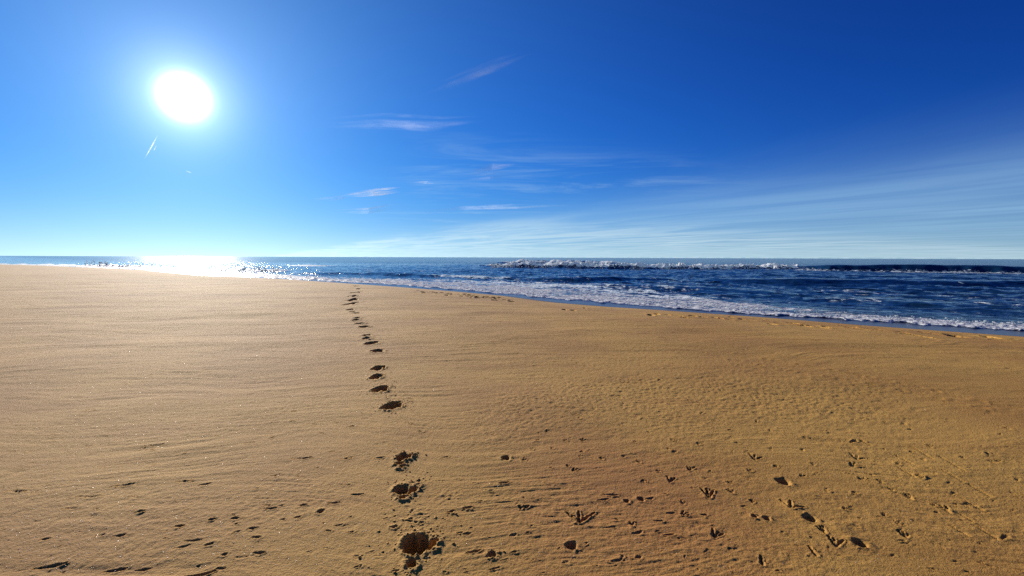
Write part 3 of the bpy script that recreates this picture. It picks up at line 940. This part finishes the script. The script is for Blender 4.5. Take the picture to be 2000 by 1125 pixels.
# spray thrown up from the breakers
items = []
def spray(us, vs, hgt, n, size, spread):
    bx, by = ground(np.array(us, float), np.array(vs, float), SEA)
    for _ in range(n):
        q = random.random() * (len(us) - 1); i_ = int(q); f_ = q - i_
        x = bx[i_] * (1 - f_) + bx[i_ + 1] * f_; y = by[i_] * (1 - f_) + by[i_ + 1] * f_
        k_ = 1 + random.uniform(0, spread) / math.hypot(x, y)
        clump = 0.5 + 0.5 * float(vn(np.array([q * 9.0 + us[0]]), np.array([0.0]), 77)[0])
        h = hgt * clump * random.random() ** 0.7 * 1.2
        s_ = size * random.uniform(0.4, 1.0)
        items.append((x * k_, y * k_, SEA + h, s_ * 1.5, s_ * 1.2, s_ * 0.8))
spray([960, 1000, 1100, 1200, 1300, 1400, 1480, 1580], [523, 523, 524, 525, 525, 525, 525, 525], 1.15, 1500, 0.11, 3.5)
spray([1000, 1060, 1120, 1180], [514.5, 514.5, 515, 515], 1.7, 300, 0.16, 4)
spray([165, 190, 215, 240], [520, 520.5, 521, 522], 1.1, 160, 0.14, 3)
spray([460, 500, 550], [530, 530, 530.5], 0.7, 160, 0.09, 2)
spray([715, 720, 728], [535, 535, 535], 0.6, 40, 0.05, 0.8)
spray([625, 630, 634], [534, 534, 534], 0.45, 22, 0.05, 0.8)
spray([500, 700, 900, 1100, 1300, 1500, 1700, 1900, 2000], [540, 550, 563, 580, 595, 610, 622, 634.5, 640], 0.14, 450, 0.035, 1.2)
lumps('sea_spray', items, M_FOAM, kind='stuff', label='white spray and froth tossed up along the breaking crests')

# ------------------------------------------------------------------ thin cloud wisps and short vapour trails, high up
ALT = 2500.0


def sky_pt(u, v, alt=ALT):
    d = ray(u, v)
    t = (alt - EYE) / d[2]
    return d[0] * t, d[1] * t


def wisp(line, widths, strands, seed, dens, upright=False, **kw):
    """a bundle of soft fibres: line in photo pixels, widths in pixels, built flat-ish at cloud height with small rises"""
    rnd = random.Random(seed)
    trail = math.hypot(*sky_pt(line[0][0], line[0][1])) if kw.get('name') == 'vapour_trail' else 0
    vs, fs, fade = [], [], []
    for k in range(strands):
        o1 = rnd.uniform(-1, 1); t0 = rnd.uniform(0, 0.45) if strands > 1 else 0; t1 = rnd.uniform(0.55, 1) if strands > 1 else 1
        wk = rnd.uniform(0.25, 0.6) if strands > 1 else 1.0
        alt = ALT + rnd.uniform(-30, 30)
        n = 18
        for i in range(n + 1):
            t = t0 + (t1 - t0) * i / n
            q = t * (len(line) - 1); a_ = min(int(q), len(line) - 2); f_ = q - a_
            u = line[a_][0] * (1 - f_) + line[a_ + 1][0] * f_; v = line[a_][1] * (1 - f_) + line[a_ + 1][1] * f_
            w = np.interp(t, np.linspace(0, 1, len(widths)), widths)
            v += o1 * w * 0.5
            half = w * wk * 0.5 * math.sin(math.pi * (0.03 + 0.94 * i / n)) ** 0.7
            for j, e in enumerate((-1, -0.5, 0, 0.5, 1)):
                x, y = sky_pt(u, v, alt)
                d_ = ray(u + e * half, v) if upright else ray(u, v + e * half); h_ = (trail or math.hypot(x, y)) / math.hypot(d_[0], d_[1])
                vs.append((d_[0] * h_, d_[1] * h_, EYE + d_[2] * h_)); fade.append(dens * (1 - e * e) * math.sin(math.pi * i / n) ** 1.2)
        b0 = k * (n + 1) * 5
        for i in range(n):
            for j in range(4):
                a_ = b0 + i * 5 + j
                fs.append((a_, a_ + 1, a_ + 6, a_ + 5))
    me = bpy.data.meshes.new(kw.get('name', 'cirrus_cloud'))
    c_ = np.mean(vs, axis=0)
    me.from_pydata((np.array(vs) - c_).tolist(), [], fs)
    at_ = me.attributes.new('fade', 'FLOAT', 'POINT'); at_.data.foreach_set('value', np.array(fade, np.float32))
    me.materials.append(M_CLOUD)
    name = kw.pop('name', 'cirrus_cloud')
    o = bpy.data.objects.new(name, me); o.location = c_
    return link(o, **kw)


GC = 'thin cloud wisps high over the sea'
wisp([(660, 383), (730, 377), (790, 371)], [10, 14, 12], 7, 1, 0.55, label='brightest short white wisp left of centre, halfway up the sky', cat='cloud', group=GC)
wisp([(795, 357), (830, 354), (865, 355)], [6, 8, 5], 4, 2, 0.35, label='tiny wisp above and right of the brightest short wisp', cat='cloud', group=GC)
wisp([(655, 414), (720, 411), (790, 400)], [8, 10, 8], 5, 3, 0.3, label='faint wisp just below the brightest short wisp', cat='cloud', group=GC)
wisp([(600, 392), (650, 387), (690, 381)], [8, 8, 6], 4, 4, 0.3, label='faint wisp on the left tip of the brightest short wisp', cat='cloud', group=GC)
wisp([(620, 240), (750, 234), (860, 240), (960, 232)], [20, 28, 26, 16], 9, 5, 0.06, label='long level wisp right of the sun', cat='cloud', group=GC)
wisp([(780, 200), (880, 160), (970, 125), (1045, 98)], [14, 26, 34, 22], 12, 6, 0.055, label='slanting feathery streak highest in the sky right of the sun', cat='cloud', group=GC)
wisp([(900, 345), (960, 335), (1020, 325)], [14, 26, 18], 8, 7, 0.14, label='soft blurred wisp in the middle of the sky', cat='cloud', group=GC)
wisp([(800, 420), (900, 408), (1010, 405), (1130, 398)], [10, 14, 12, 8], 9, 8, 0.12, label='long ragged wisp above the pale cloud bank near the centre', cat='cloud', group=GC)
GT = 'short vapour trails below the sun'
wisp([(281, 311), (296, 285), (309, 261)], [3.5, 3.5, 3], 1, 20, 1.0, upright=True, name='vapour_trail', label='longest slanting vapour trail under the left side of the sun', cat='vapour trail', group=GT)
wisp([(300, 296), (306, 284)], [2.5, 2.5], 1, 21, 0.8, upright=True, name='vapour_trail', label='short stub of vapour trail beside the longest one', cat='vapour trail', group=GT)
wisp([(362, 332), (375, 337)], [2.5, 2.5], 1, 22, 0.8, name='vapour_trail', label='tiny lone vapour trail straight below the sun', cat='vapour trail', group=GT)
